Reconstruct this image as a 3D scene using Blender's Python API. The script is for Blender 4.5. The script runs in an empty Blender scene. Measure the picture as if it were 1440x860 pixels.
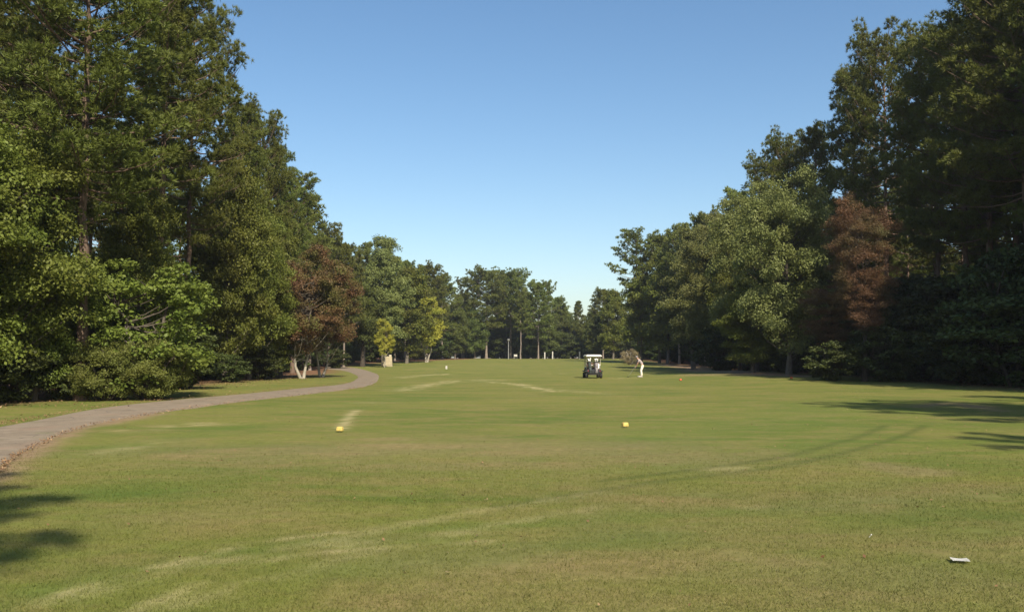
import bpy, bmesh, math, random
import numpy as np
from mathutils import Vector, Matrix
R = math.radians
random.seed(7)
SC = bpy.context.scene
COL = SC.collection

# ------------------------------------------------------------------ camera, sky, sun, exposure
EYE = 1.6
F = 1300.0                       # focal length in pixels of the 1440 px wide photograph
PITCH = math.atan(73 / F)
cam = bpy.data.cameras.new('camera'); camo = bpy.data.objects.new('camera', cam); COL.objects.link(camo)
camo.location = (0, 0, EYE); camo.rotation_euler = (R(90) + PITCH, 0, 0)
cam.sensor_width = 36; cam.lens = 36 * F / 1440; cam.clip_start = 0.1; cam.clip_end = 3000
SC.camera = camo
SUN = Vector((0.40, -1.12, 1.0)).normalized()          # towards the sun: behind the camera, a little right
w = bpy.data.worlds.new("World"); SC.world = w; w.use_nodes = True
nt = w.node_tree; bg = nt.nodes['Background']
sky = nt.nodes.new('ShaderNodeTexSky'); sky.sky_type = 'NISHITA'; sky.sun_disc = False
sky.sun_elevation = math.asin(SUN.z); sky.sun_rotation = math.atan2(SUN.x, SUN.y)
sky.air_density = 1.0; sky.dust_density = 1.1; sky.ozone_density = 1.0; sky.altitude = 50
_h = nt.nodes.new('ShaderNodeHueSaturation'); _h.inputs['Saturation'].default_value = 1.18; _h.inputs['Hue'].default_value = .498
nt.links.new(sky.outputs[0], _h.inputs['Color']); nt.links.new(_h.outputs[0], bg.inputs[0]); bg.inputs[1].default_value = 0.100
sl = bpy.data.lights.new('sun', 'SUN'); slo = bpy.data.objects.new('sun', sl); COL.objects.link(slo)
sl.energy = 5.0; sl.angle = R(0.53); sl.color = (1.0, 0.90, 0.74)
slo.rotation_euler = (-SUN).to_track_quat('-Z', 'Y').to_euler(); slo.location = (20, -40, 40)
SC.view_settings.view_transform = 'Standard'; SC.view_settings.look = 'None'
SC.view_settings.gamma = 1; SC.view_settings.use_curve_mapping = False
SC.view_settings.exposure = 0.6
try:
    cy = SC.cycles; cy.max_bounces = 6; cy.diffuse_bounces = 3; cy.glossy_bounces = 2; cy.transmission_bounces = 3
    cy.transparent_max_bounces = 6; cy.volume_bounces = 0; cy.use_denoising = True
except Exception: pass

# ------------------------------------------------------------------ terrain
def ss(a, b, v):
    t = np.clip((np.asarray(v, float) - a) / (b - a), 0, 1); return t * t * (3 - 2 * t)
def h(x, y):
    x = np.asarray(x, float); y = np.asarray(y, float)
    z = 1.45 * ss(95, 225, y)
    z = z + 0.06 * np.sin(x * .11 + 1) * np.sin(y * .083) * ss(25, 60, y)
    z = z + 0.30 * np.exp(-((x + 10.5) / 3.5) ** 2 - ((y - 112) / 7) ** 2) + 0.22 * np.exp(-((x + 6.5) / 3) ** 2 - ((y - 96) / 6) ** 2)
    z = z + 0.48 * np.exp(-((x - 20) / 6.5) ** 2 - ((y - 80) / 17) ** 2)
    z = z + 0.5 * ss(26, 60, np.abs(x)) * ss(20, 60, y)
    return z
def at(px, py):
    """point of the ground seen at photograph pixel px, py"""
    u, v = (px - 720) / F, (430 - py) / F
    c, s = math.cos(PITCH), math.sin(PITCH)
    d = (u, c - v * s, s + v * c)
    lo, prev = 2.0, 2.0
    t = 3.0
    while t < 400:
        if EYE + d[2] * t / d[1] - float(h(d[0] * t / d[1], t)) < 0: break
        prev = t; t *= 1.02
    a, b = prev, t
    for _ in range(30):
        m = (a + b) / 2
        if EYE + d[2] * m / d[1] - float(h(d[0] * m / d[1], m)) < 0: b = m
        else: a = m
    return d[0] * a / d[1], a
def zat(py, dist): return EYE + dist * math.tan(PITCH + math.atan((430 - py) / F))

# ------------------------------------------------------------------ helpers
def link(name, data=None, parent=None):
    o = bpy.data.objects.new(name, data); COL.objects.link(o)
    if parent is not None: o.parent = parent
    return o
def tag(o, label=None, cat=None, group=None, kind=None):
    if label: o['label'] = label
    if cat: o['category'] = cat
    if group: o['group'] = group
    if kind: o['kind'] = kind
    return o
def npmesh(name, V, Fs, mat=None, attrs=None, smooth=False):
    """V (n,3); Fs list of int arrays (m,3) or (m,4)"""
    me = bpy.data.meshes.new(name)
    V = np.asarray(V, np.float32)
    me.vertices.add(len(V)); me.vertices.foreach_set('co', V.ravel())
    loops = np.concatenate([f.ravel() for f in Fs]).astype(np.int32)
    tot = np.concatenate([np.full(len(f), f.shape[1]) for f in Fs]).astype(np.int32)
    st = np.concatenate([[0], np.cumsum(tot)[:-1]]).astype(np.int32)
    me.loops.add(len(loops)); me.loops.foreach_set('vertex_index', loops)
    me.polygons.add(len(tot)); me.polygons.foreach_set('loop_start', st)
    try: me.polygons.foreach_set('loop_total', tot)
    except Exception: pass
    if smooth: me.polygons.foreach_set('use_smooth', np.ones(len(tot), bool))
    for k, a in (attrs or {}).items():
        at_ = me.attributes.new(k, 'FLOAT', 'POINT'); at_.data.foreach_set('value', np.asarray(a, np.float32))
    me.update(calc_edges=True)
    if mat: me.materials.append(mat)
    return me
def norm(a): return a / np.maximum(np.linalg.norm(a, axis=-1, keepdims=True), 1e-9)

class NT:
    def __init__(s, m): s.m = m; m.use_nodes = True; s.t = m.node_tree; s.bs = s.t.nodes['Principled BSDF']; s.out = s.t.nodes['Material Output']
    def n(s, typ, **kw):
        nd = s.t.nodes.new(typ)
        for k, v in kw.items(): setattr(nd, k, v)
        return nd
    def l(s, a, b): s.t.links.new(a, b)
    def mix(s, fac, a, b, blend='MIX'):
        nd = s.n('ShaderNodeMixRGB', blend_type=blend)
        for i, v in enumerate((fac, a, b)):
            if isinstance(v, (int, float)): nd.inputs[i].default_value = v
            elif isinstance(v, tuple): nd.inputs[i].default_value = (*v, 1)
            else: s.l(v, nd.inputs[i])
        return nd.outputs[0]
    def noise(s, vec, scale, detail=3, rough=.55, dist=0):
        nd = s.n('ShaderNodeTexNoise'); nd.inputs['Scale'].default_value = scale; nd.inputs['Detail'].default_value = detail
        nd.inputs['Roughness'].default_value = rough; nd.inputs['Distortion'].default_value = dist; s.l(vec, nd.inputs['Vector']); return nd.outputs['Fac']
    def ramp(s, fac, a, b, v0=0, v1=1):
        nd = s.n('ShaderNodeMapRange', clamp=True); s.l(fac, nd.inputs[0])
        for i, v in zip((1, 2, 3, 4), (a, b, v0, v1)): nd.inputs[i].default_value = v
        return nd.outputs[0]
    def math(s, op, a, b=0.0):
        nd = s.n('ShaderNodeMath', operation=op)
        for i, v in enumerate((a, b)):
            if isinstance(v, (int, float)): nd.inputs[i].default_value = v
            else: s.l(v, nd.inputs[i])
        return nd.outputs[0]
    def attr(s, name): nd = s.n('ShaderNodeAttribute', attribute_name=name); return nd.outputs['Fac']
    def geo(s): return s.n('ShaderNodeNewGeometry').outputs['Position']
    def objc(s): return s.n('ShaderNodeTexCoord').outputs['Object']
def scaled(n, vec, sc):
    m = n.n('ShaderNodeMapping'); m.inputs['Scale'].default_value = sc; n.l(vec, m.inputs['Vector']); return m.outputs[0]

def foliage(name, a, b, c, tr=0.3, rough=.55):
    """a, b: leaf colours over the crown; c: colour shift of some clumps"""
    m = bpy.data.materials.new(name); n = NT(m)
    oi = n.n('ShaderNodeObjectInfo')
    col = n.mix(n.attr('tint'), a, b)
    col = n.mix(n.ramp(n.noise(n.objc(), .35, 2), .45, .7), col, c)
    hs = n.n('ShaderNodeHueSaturation'); n.l(col, hs.inputs['Color'])
    n.l(n.ramp(oi.outputs['Random'], 0, 1, .48, .515), hs.inputs['Hue']); n.l(n.ramp(oi.outputs['Random'], 0, 1, .8, 1.2), hs.inputs['Value'])
    n.l(hs.outputs[0], n.bs.inputs['Base Color']); n.bs.inputs['Roughness'].default_value = rough
    n.bs.inputs['Specular IOR Level'].default_value = .25
    t = n.n('ShaderNodeBsdfTranslucent'); n.l(hs.outputs[0], t.inputs['Color'])
    mx = n.n('ShaderNodeMixShader'); mx.inputs[0].default_value = tr
    n.l(n.bs.outputs[0], mx.inputs[1]); n.l(t.outputs[0], mx.inputs[2]); n.l(mx.outputs[0], n.out.inputs['Surface'])
    return m
def bark(name, a, b, sc=(6, 6, 1.6), up=None):
    m = bpy.data.materials.new(name); n = NT(m)
    v = scaled(n, n.objc(), sc)
    f = n.noise(v, 1.6, 5, .65); f2 = n.noise(n.objc(), .5, 2)
    col = n.mix(n.ramp(f, .35, .65), a, b); col = n.mix(n.ramp(f2, .3, .8, 0, .4), col, tuple(x * .55 for x in a))
    if up:
        sp = n.n('ShaderNodeSeparateXYZ'); n.l(n.objc(), sp.inputs[0]); col = n.mix(n.ramp(sp.outputs['Z'], 2.2, 4.2), col, up)
    n.l(col, n.bs.inputs['Base Color']); n.bs.inputs['Roughness'].default_value = .95; n.bs.inputs['Specular IOR Level'].default_value = .1
    bp = n.n('ShaderNodeBump'); bp.inputs['Strength'].default_value = .8; bp.inputs['Distance'].default_value = .05
    n.l(f, bp.inputs['Height']); n.l(bp.outputs[0], n.bs.inputs['Normal'])
    return m
def paint(name, col, rough=.5, metal=0, var=.12, scale=6):
    m = bpy.data.materials.new(name); n = NT(m)
    f = n.noise(n.objc(), scale, 4)
    c = n.mix(n.ramp(f, .3, .75), col, tuple(x * (1 - var * 2) for x in col))
    n.l(c, n.bs.inputs['Base Color']); n.bs.inputs['Roughness'].default_value = rough; n.bs.inputs['Metallic'].default_value = metal
    return m

M = {}
M['pine'] = foliage('pine_needles', (.080, .104, .018), (.145, .168, .032), (.108, .116, .022), .25)
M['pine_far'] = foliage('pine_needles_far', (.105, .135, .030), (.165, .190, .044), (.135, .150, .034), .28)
M['leaf'] = foliage('leaves_fresh_green', (.090, .120, .018), (.170, .195, .034), (.122, .128, .022), .35)
M['leaf_pale'] = foliage('leaves_grey_green', (.135, .158, .044), (.215, .232, .078), (.155, .166, .044), .33)
M['leaf_dark'] = foliage('leaves_dark_green', (.070, .096, .020), (.120, .145, .032), (.094, .108, .024), .25)
M['leaf_rust'] = foliage('leaves_rust', (.105, .058, .030), (.170, .098, .044), (.098, .096, .030), .22)
M['leaf_red'] = foliage('leaves_red_brown', (.135, .066, .036), (.170, .118, .042), (.105, .150, .028), .25)
M['leaf_yellow'] = foliage('leaves_yellow_green', (.270, .250, .032), (.400, .360, .060), (.220, .240, .042), .35)
M['leaf_olive'] = foliage('leaves_olive', (.120, .140, .026), (.195, .200, .038), (.150, .130, .032), .32)
M['leaf_bush'] = foliage('leaves_bush', (.095, .118, .024), (.165, .180, .040), (.120, .128, .028), .3)
M['leaf_shade'] = foliage('leaves_shade_green', (.040, .058, .014), (.075, .095, .022), (.055, .068, .018), .2)  # shade under the trees is put into this darker leaf colour
M['straw'] = foliage('dry_straw_stems', (.24, .20, .10), (.36, .31, .17), (.18, .17, .07), .2)
M['bark_pine'] = bark('pine_bark', (.11, .078, .058), (.22, .155, .115))
M['bark_grey'] = bark('grey_bark', (.10, .085, .065), (.21, .185, .15), up=(.075, .062, .048))
M['bark_pale'] = bark('pale_bark', (.28, .25, .20), (.44, .40, .33), up=(.10, .085, .065))
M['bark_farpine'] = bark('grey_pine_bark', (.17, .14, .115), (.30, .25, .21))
M['bark_dark'] = bark('dark_bark', (.045, .036, .028), (.09, .075, .06))

# ------------------------------------------------------------------ masks on the ground (numpy) shared by turf and blades
def segdist(x, y, pts):
    best = np.full(np.shape(x), 1e9)
    for (x0, y0), (x1, y1) in zip(pts[:-1], pts[1:]):
        dx, dy = x1 - x0, y1 - y0
        t = np.clip(((x - x0) * dx + (y - y0) * dy) / (dx * dx + dy * dy + 1e-9), 0, 1)
        best = np.minimum(best, np.hypot(x - x0 - t * dx, y - y0 - t * dy))
    return best
def smooth(pts, n=8):
    P = np.array(pts, float); P = np.vstack([2 * P[0] - P[1], P, 2 * P[-1] - P[-2]]); out = []
    for i in range(1, len(P) - 2):
        for k in range(n):
            t = k / n
            out.append(.5 * ((2 * P[i]) + (-P[i - 1] + P[i + 1]) * t + (2 * P[i - 1] - 5 * P[i] + 4 * P[i + 1] - P[i + 2]) * t ** 2 + (-P[i - 1] + 3 * P[i] - 3 * P[i + 1] + P[i + 2]) * t ** 3))
    out.append(P[-2]); return np.array(out)
_rs = np.random.RandomState(3)
_G = _rs.rand(64, 64)
def vnoise(x, y):
    xi, yi = np.floor(x).astype(int), np.floor(y).astype(int); fx, fy = x - xi, y - yi
    fx, fy = fx * fx * (3 - 2 * fx), fy * fy * (3 - 2 * fy)
    g = lambda a, b: _G[a % 64, b % 64]
    return (g(xi, yi) * (1 - fx) + g(xi + 1, yi) * fx) * (1 - fy) + (g(xi, yi + 1) * (1 - fx) + g(xi + 1, yi + 1) * fx) * fy
def fbm(x, y): return (vnoise(x, y) + .5 * vnoise(x * 2.1 + 7, y * 2.1) + .25 * vnoise(x * 4.3, y * 4.3 + 3)) / 1.75

PATH_L = [(-90, 622), (-30, 605), (0, 598), (60, 588), (150, 572), (250, 561.5), (340, 554), (430, 545), (470, 541.5), (494, 536), (501, 528.5), (486, 522), (455, 518.5)]
PATH_R = [(-90, 724), (-30, 680), (0, 660), (40, 634), (120, 601), (240, 579), (360, 563), (480, 549), (520, 542), (533, 534), (530, 525), (505, 517.5), (470, 514.5)]
WL = smooth([at(*p) for p in PATH_L], 6); WR = smooth([at(*p) for p in PATH_R], 6)
TRACK_A = smooth([at(*p) for p in [(1245, 598), (1215, 611), (1180, 622), (1120, 638), (1050, 650), (960, 662), (850, 676)]], 4)
TRACK_B = smooth([at(*p) for p in [(1300, 598), (1270, 612), (1220, 628), (1150, 645), (1060, 661), (950, 674), (840, 690), (700, 712)]], 4)
DRY = [([(840, 692), (640, 722), (480, 756), (250, 802), (40, 850)], .16, .42), ([(850, 712), (700, 736), (540, 772), (380, 812), (250, 850)], .15, .40), ([(60, 842), (150, 815), (250, 790), (370, 760), (480, 748)], .10, .8), ([(190, 858), (260, 828), (330, 800), (420, 780), (560, 768)], .09, .7),
       ([(480, 604), (487, 592), (493, 583), (503, 575)], .16, 1.0), ([(505, 566), (545, 566)], .3, .6),
       ([(565, 549), (590, 543), (640, 535)], .7, .8), ([(585, 528), (622, 526)], 1.0, .9), ([(560, 531), (580, 529)], 1.0, .7),
       ([(690, 537), (730, 540), (779, 550)], .55, .95), ([(640, 536), (690, 534)], 1.6, .5), ([(772, 525), (786, 525)], .8, .5),
       ([(190, 605), (230, 600), (300, 596)], .5, .55), ([(150, 635), (215, 622)], .35, .5), ([(240, 600), (285, 594)], .3, .5),
       ([(430, 768), (500, 765), (640, 748)], .12, .5), ([(620, 765), (680, 760)], .1, .6), ([(860, 532), (900, 530)], .5, .5),
       ([(790, 548), (850, 553)], .6, .45), ([(1000, 660), (1040, 657)], .25, .5), ([(1060, 713), (1110, 708)], .2, .4)]
DRY = [([at(*p) for p in a], w_, s_) for a, w_, s_ in DRY]
DIRT = [([(935, 512), (975, 517), (1010, 521), (1060, 525), (1125, 528)], 2.2, 1.0), ([(960, 527), (1010, 527)], .9, .5),
        ([(1290, 572), (1340, 566), (1400, 577)], .5, .6), ([(60, 556), (120, 556)], 1.2, .9)]
DIRT = [([at(*p) for p in a], w_, s_) for a, w_, s_ in DIRT]
DIRT.append(([tuple(p) for p in WR[4:30]], .32, .85))
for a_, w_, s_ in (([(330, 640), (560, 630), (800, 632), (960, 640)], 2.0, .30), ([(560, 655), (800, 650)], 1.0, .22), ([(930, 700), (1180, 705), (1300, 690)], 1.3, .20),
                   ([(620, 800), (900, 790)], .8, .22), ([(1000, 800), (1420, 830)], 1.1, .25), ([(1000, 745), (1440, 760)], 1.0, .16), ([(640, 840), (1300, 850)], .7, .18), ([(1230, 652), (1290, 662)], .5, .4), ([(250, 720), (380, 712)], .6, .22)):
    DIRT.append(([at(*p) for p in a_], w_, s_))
GREEN = [([(0, 850), (200, 800), (420, 765), (700, 740), (1000, 720), (1440, 690)], .30, .6), ([(60, 700), (250, 690)], .9, .5), ([(950, 610), (1100, 590), (1180, 570)], 2.6, .6),
         ([(500, 800), (760, 770), (900, 755)], .35, .6), ([(860, 665), (1080, 640), (1220, 600)], .8, .5), ([(420, 575), (600, 560)], 1.6, .4), ([(130, 640), (330, 600)], .8, .5)]
GREEN = [([at(*p) for p in a], w_, s_) for a, w_, s_ in GREEN]
def treeline(x, y):
    """> 0 inside the woods, metres"""
    wob = 3.0 * (fbm(x * .12 + 3, y * .12) - .5)
    left = -(x + 18.5 + 5 * ss(90, 130, y) - 14 * ss(160, 205, y))
    right = x - 26.5
    far = y - 222
    return np.maximum(np.maximum(left, right), far) + wob
def masks(x, y):
    n1 = fbm(x * 1.3, y * 1.3); n2 = fbm(x * 5, y * 5 + 9); n3 = fbm(x * 2.3 + 5, y * 2.3)
    tr = np.zeros(np.shape(x))
    for T in (TRACK_A, TRACK_B):
        d = segdist(x, y, T); tr = np.maximum(tr, np.exp(-(d / .13) ** 2) * (.8 + .5 * n1))
    dry = np.zeros(np.shape(x))
    for a, w_, s_ in DRY:
        d = segdist(x, y, a) + (n2 - .35) * w_ * 1.6; dry = np.maximum(dry, s_ * np.exp(-(np.maximum(d, 0) / w_) ** 2) * ss(.24, .56, n3))
    di = np.zeros(np.shape(x))
    for a, w_, s_ in DIRT:
        d = segdist(x, y, a) + (n1 - .5) * w_ * 1.5; di = np.maximum(di, s_ * np.exp(-(np.maximum(d, 0) / w_) ** 2))
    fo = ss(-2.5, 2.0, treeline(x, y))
    gr = np.zeros(np.shape(x))
    for a, w_, s_ in GREEN:
        d = segdist(x, y, a) + (n1 - .5) * w_; gr = np.maximum(gr, s_ * np.exp(-(np.maximum(d, 0) / w_) ** 2))
    return dict(lush=np.clip(gr, 0, 1), track=np.clip(tr, 0, 1), dry=np.clip(dry, 0, 1), dirt=np.clip(di, 0, 1), forest=fo)

def turf_mat(name, blades=False):
    m = bpy.data.materials.new(name); n = NT(m); P = n.geo()
    A = n.noise(scaled(n, P, (.10, .22, .1)), 1, 4, .6, .6)          # broad mowing patches
    B = n.noise(scaled(n, P, (.55, 1.1, 1)), 1, 5, .65, .4)
    Cn = n.noise(P, 5.5, 5, .7)
    Dn = n.noise(P, 42, 3, .7)
    green, olive, tan = (.124, .166, .028), (.190, .200, .044), (.255, .205, .074)
    col = n.mix(n.ramp(A, .40, .58), green, olive)
    col = n.mix(n.ramp(B, .44, .66, 0, .8), col, tan)
    col = n.mix(n.ramp(n.noise(P, .33, 4, .6), .52, .75, 0, .55), col, (.075, .135, .024))
    col = n.mix(n.ramp(Cn, .35, .68, .0, .5), col, (.095, .095, .026))
    col = n.mix(n.ramp(Dn, .55, .75, 0, .22), col, (.30, .27, .12))
    col = n.mix(n.ramp(Dn, .45, .25, 0, .28), col, (.050, .060, .016))
    col = n.mix(n.math('MULTIPLY', n.attr('lush'), .42), col, (.080, .150, .026))
    col = n.mix(n.math('MULTIPLY', n.attr('track'), .5), col, (.060, .085, .020))
    col = n.mix(n.math('MULTIPLY', n.attr('dry'), .8), col, (.42, .36, .18))
    dirt = n.mix(n.ramp(Cn, .35, .65), (.34, .235, .15), (.23, .15, .09))
    col = n.mix(n.attr('dirt'), col, dirt)
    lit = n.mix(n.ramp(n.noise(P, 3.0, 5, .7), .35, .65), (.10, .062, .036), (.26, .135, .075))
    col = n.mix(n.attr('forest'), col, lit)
    if blades:
        col = n.mix(.5, col, n.mix(n.attr('tint'), (.062, .100, .016), (.170, .168, .046)))  # darker blade tones, shade between the blades put into the colour
    n.l(col, n.bs.inputs['Base Color']); n.bs.inputs['Roughness'].default_value = .9; n.bs.inputs['Specular IOR Level'].default_value = .12
    if blades:
        t = n.n('ShaderNodeBsdfTranslucent'); n.l(col, t.inputs['Color']); mx = n.n('ShaderNodeMixShader'); mx.inputs[0].default_value = .3
        n.l(n.bs.outputs[0], mx.inputs[1]); n.l(t.outputs[0], mx.inputs[2]); n.l(mx.outputs[0], n.out.inputs['Surface'])
    else:
        bp = n.n('ShaderNodeBump'); bp.inputs['Strength'].default_value = .7; bp.inputs['Distance'].default_value = .04
        hh = n.math('ADD', n.math('MULTIPLY', Cn, 1.2), Dn)
        n.l(hh, bp.inputs['Height']); n.l(bp.outputs[0], n.bs.inputs['Normal'])
    return m

def axis(core0, core1, step, lo, hi, g=1.06, mx=12):
    c = list(np.arange(core0, core1 + 1e-6, step)); s = step; v = core1; up = []
    while v < hi: s = min(s * g, mx); v += s; up.append(v)
    s = step; v = core0; dn = []
    while v > lo: s = min(s * g, mx); v -= s; dn.append(v)
    return np.array(dn[::-1] + c + up)
xs = axis(-9, 11, .11, -480, 480); ys = axis(5, 26, .12, -120, 560, 1.028, 9)
X, Y = np.meshgrid(xs, ys); Z = h(X, Y) + .03 * (fbm(X * .7, Y * .7) - .5) * ss(0, 8, Y)
nx, ny = len(xs), len(ys)
idx = np.arange(nx * ny).reshape(ny, nx)
Fq = np.stack([idx[:-1, :-1], idx[:-1, 1:], idx[1:, 1:], idx[1:, :-1]], -1).reshape(-1, 4)
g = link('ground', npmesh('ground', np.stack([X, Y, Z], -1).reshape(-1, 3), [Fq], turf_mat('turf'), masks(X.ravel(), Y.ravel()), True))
tag(g, 'wide mown fairway of patchy green and tan grass running to the woods', kind='structure')

# cart path: a paved strip with a rounded edge, laid on the ground
def path_obj():
    mat = bpy.data.materials.new('worn_asphalt'); n = NT(mat); P = n.geo()
    a = n.noise(P, 1.1, 5, .6); b = n.noise(P, 30, 4, .7)
    c = n.mix(n.ramp(a, .3, .7), (.185, .142, .092), (.265, .210, .142)); c = n.mix(n.ramp(b, .3, .75, 0, .5), c, (.11, .084, .060))
    c = n.mix(n.ramp(n.noise(P, .5, 3), .58, .72, 0, .5), c, (.26, .17, .11))
    vo = n.n('ShaderNodeTexVoronoi', feature='DISTANCE_TO_EDGE'); vo.inputs['Scale'].default_value = .55
    wp = n.n('ShaderNodeVectorMath', operation='ADD'); nv = n.n('ShaderNodeTexNoise'); nv.inputs['Scale'].default_value = 1.2; n.l(P, nv.inputs['Vector']); n.l(nv.outputs['Color'], wp.inputs[0]); n.l(P, wp.inputs[1]); n.l(wp.outputs[0], vo.inputs['Vector'])
    c = n.mix(n.ramp(vo.outputs['Distance'], .012, .0, 0, .7), c, (.055, .045, .035))
    c = n.mix(n.ramp(n.noise(P, 2.6, 5, .7), .52, .7, 0, .45), c, (.33, .27, .20))
    c = n.mix(n.ramp(n.noise(P, .9, 4, .7), .60, .70, 0, .6), c, (.13, .13, .05))
    n.l(c, n.bs.inputs['Base Color']); n.bs.inputs['Roughness'].default_value = .92
    bp = n.n('ShaderNodeBump'); bp.inputs['Strength'].default_value = .5; bp.inputs['Distance'].default_value = .01; n.l(b, bp.inputs['Height']); n.l(bp.outputs[0], n.bs.inputs['Normal'])
    k = 9; V = []
    for i, (l, r) in enumerate(zip(WL, WR)):
        for j in range(k):
            t = j / (k - 1)
            p = l * (1 - t) + r * t
            if j in (0, k - 1):
                wv = r - l; wv = wv / (np.hypot(*wv) + 1e-9); amp = .3 * (fbm(np.array(p[0] * 1.7), np.array(p[1] * 1.7)) - .5)
                p = p + wv * amp
            z = float(h(p[0], p[1])) + (.045 if 0 < j < k - 1 else -.03)
            V.append((p[0], p[1], z))
    m = len(WL); I = np.arange(m * k).reshape(m, k)
    Fq = np.stack([I[:-1, :-1], I[:-1, 1:], I[1:, 1:], I[1:, :-1]], -1).reshape(-1, 4)
    o = link('cart_path', npmesh('cart_path', np.array(V), [Fq[:, ::-1]], mat, None, True))
    tag(o, 'worn grey-brown paved cart path curving along the left woods', kind='structure')
path_obj()

# grass blades over the nearest turf
def grass():
    rs = np.random.RandomState(11); N = 330000
    y = 5.0 + (rs.rand(N) ** 1.6) * 13; x = (rs.rand(N) * 2 - 1) * (y * .60 + .3)
    keep = ((fbm(x * 2.2, y * 2.2) + .25 * rs.rand(N)) > .38) & (rs.rand(N) < 1.0 - ss(9.5, 18, y))
    x, y = x[keep], y[keep]; N = len(x)
    base = np.stack([x, y, h(x, y) + .03 * (fbm(x * .7, y * .7) - .5) * ss(0, 8, y) - .002], -1)
    ang = rs.rand(N) * 6.283; hgt = (.010 + .020 * rs.rand(N) ** 2) * (1 + .3 * (y > 10)); lean = .7 * hgt[:, None] * np.stack([np.cos(ang * 3), np.sin(ang * 3)], -1)
    wv = (.0018 + .0014 * rs.rand(N) + y * .00012)[:, None] * np.stack([np.cos(ang), np.sin(ang)], -1)
    V = np.zeros((N, 3, 3)); V[:, 0] = base; V[:, 1] = base; V[:, 2] = base
    V[:, 0, :2] -= wv; V[:, 1, :2] += wv; V[:, 2, :2] += lean; V[:, 2, 2] += hgt
    at_ = {k_: np.repeat(v, 3) for k_, v in masks(x, y).items()}; at_['tint'] = np.repeat(rs.rand(N), 3)
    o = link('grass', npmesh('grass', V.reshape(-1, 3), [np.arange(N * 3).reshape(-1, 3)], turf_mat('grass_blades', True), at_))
    tag(o, 'short mown grass blades with dry tips in the foreground', 'grass', kind='stuff')
grass()

# ------------------------------------------------------------------ tree building
class Geo:
    def __init__(s): s.V = []; s.Q = []; s.n = 0
    def tube(s, pts, rad, k=7):
        pts = np.asarray(pts, float); rad = np.asarray(rad, float)
        T = np.gradient(pts, axis=0); T = norm(T)
        ref = np.array([1, 0, 0]) if abs(T[0, 2]) > .7 else np.array([0, 0, 1.])
        A = norm(np.cross(T, ref)); B = np.cross(T, A)
        a = np.arange(k) / k * 2 * np.pi
        ring = pts[:, None] + rad[:, None, None] * (np.cos(a)[None, :, None] * A[:, None] + np.sin(a)[None, :, None] * B[:, None])
        m = len(pts); I = np.arange(m * k).reshape(m, k) + s.n; J = np.roll(I, -1, axis=1)
        s.Q.append(np.stack([I[:-1], J[:-1], J[1:], I[1:]], -1).reshape(-1, 4)); s.V.append(ring.reshape(-1, 3)); s.n += m * k
    def mesh(s, name, mat): return npmesh(name, np.concatenate(s.V), s.Q, mat, None, True)

def trunk_line(rs, H, sway, r0, r1, n=12, flare=1.5):
    t = np.linspace(0, 1, n); wx = np.cumsum(rs.randn(n)) * sway / n; wy = np.cumsum(rs.randn(n)) * sway / n
    wx -= wx[0]; wy -= wy[0]
    pts = np.stack([wx, wy, t * H - .15 * (t == 0)], -1)
    rad = r0 * (1 - t) ** .8 + r1; rad[0] *= flare; rad[1] *= 1.06
    return pts, rad
def on_line(pts, z):
    return np.array([np.interp(z, pts[:, 2], pts[:, 0]), np.interp(z, pts[:, 2], pts[:, 1]), z])

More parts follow.
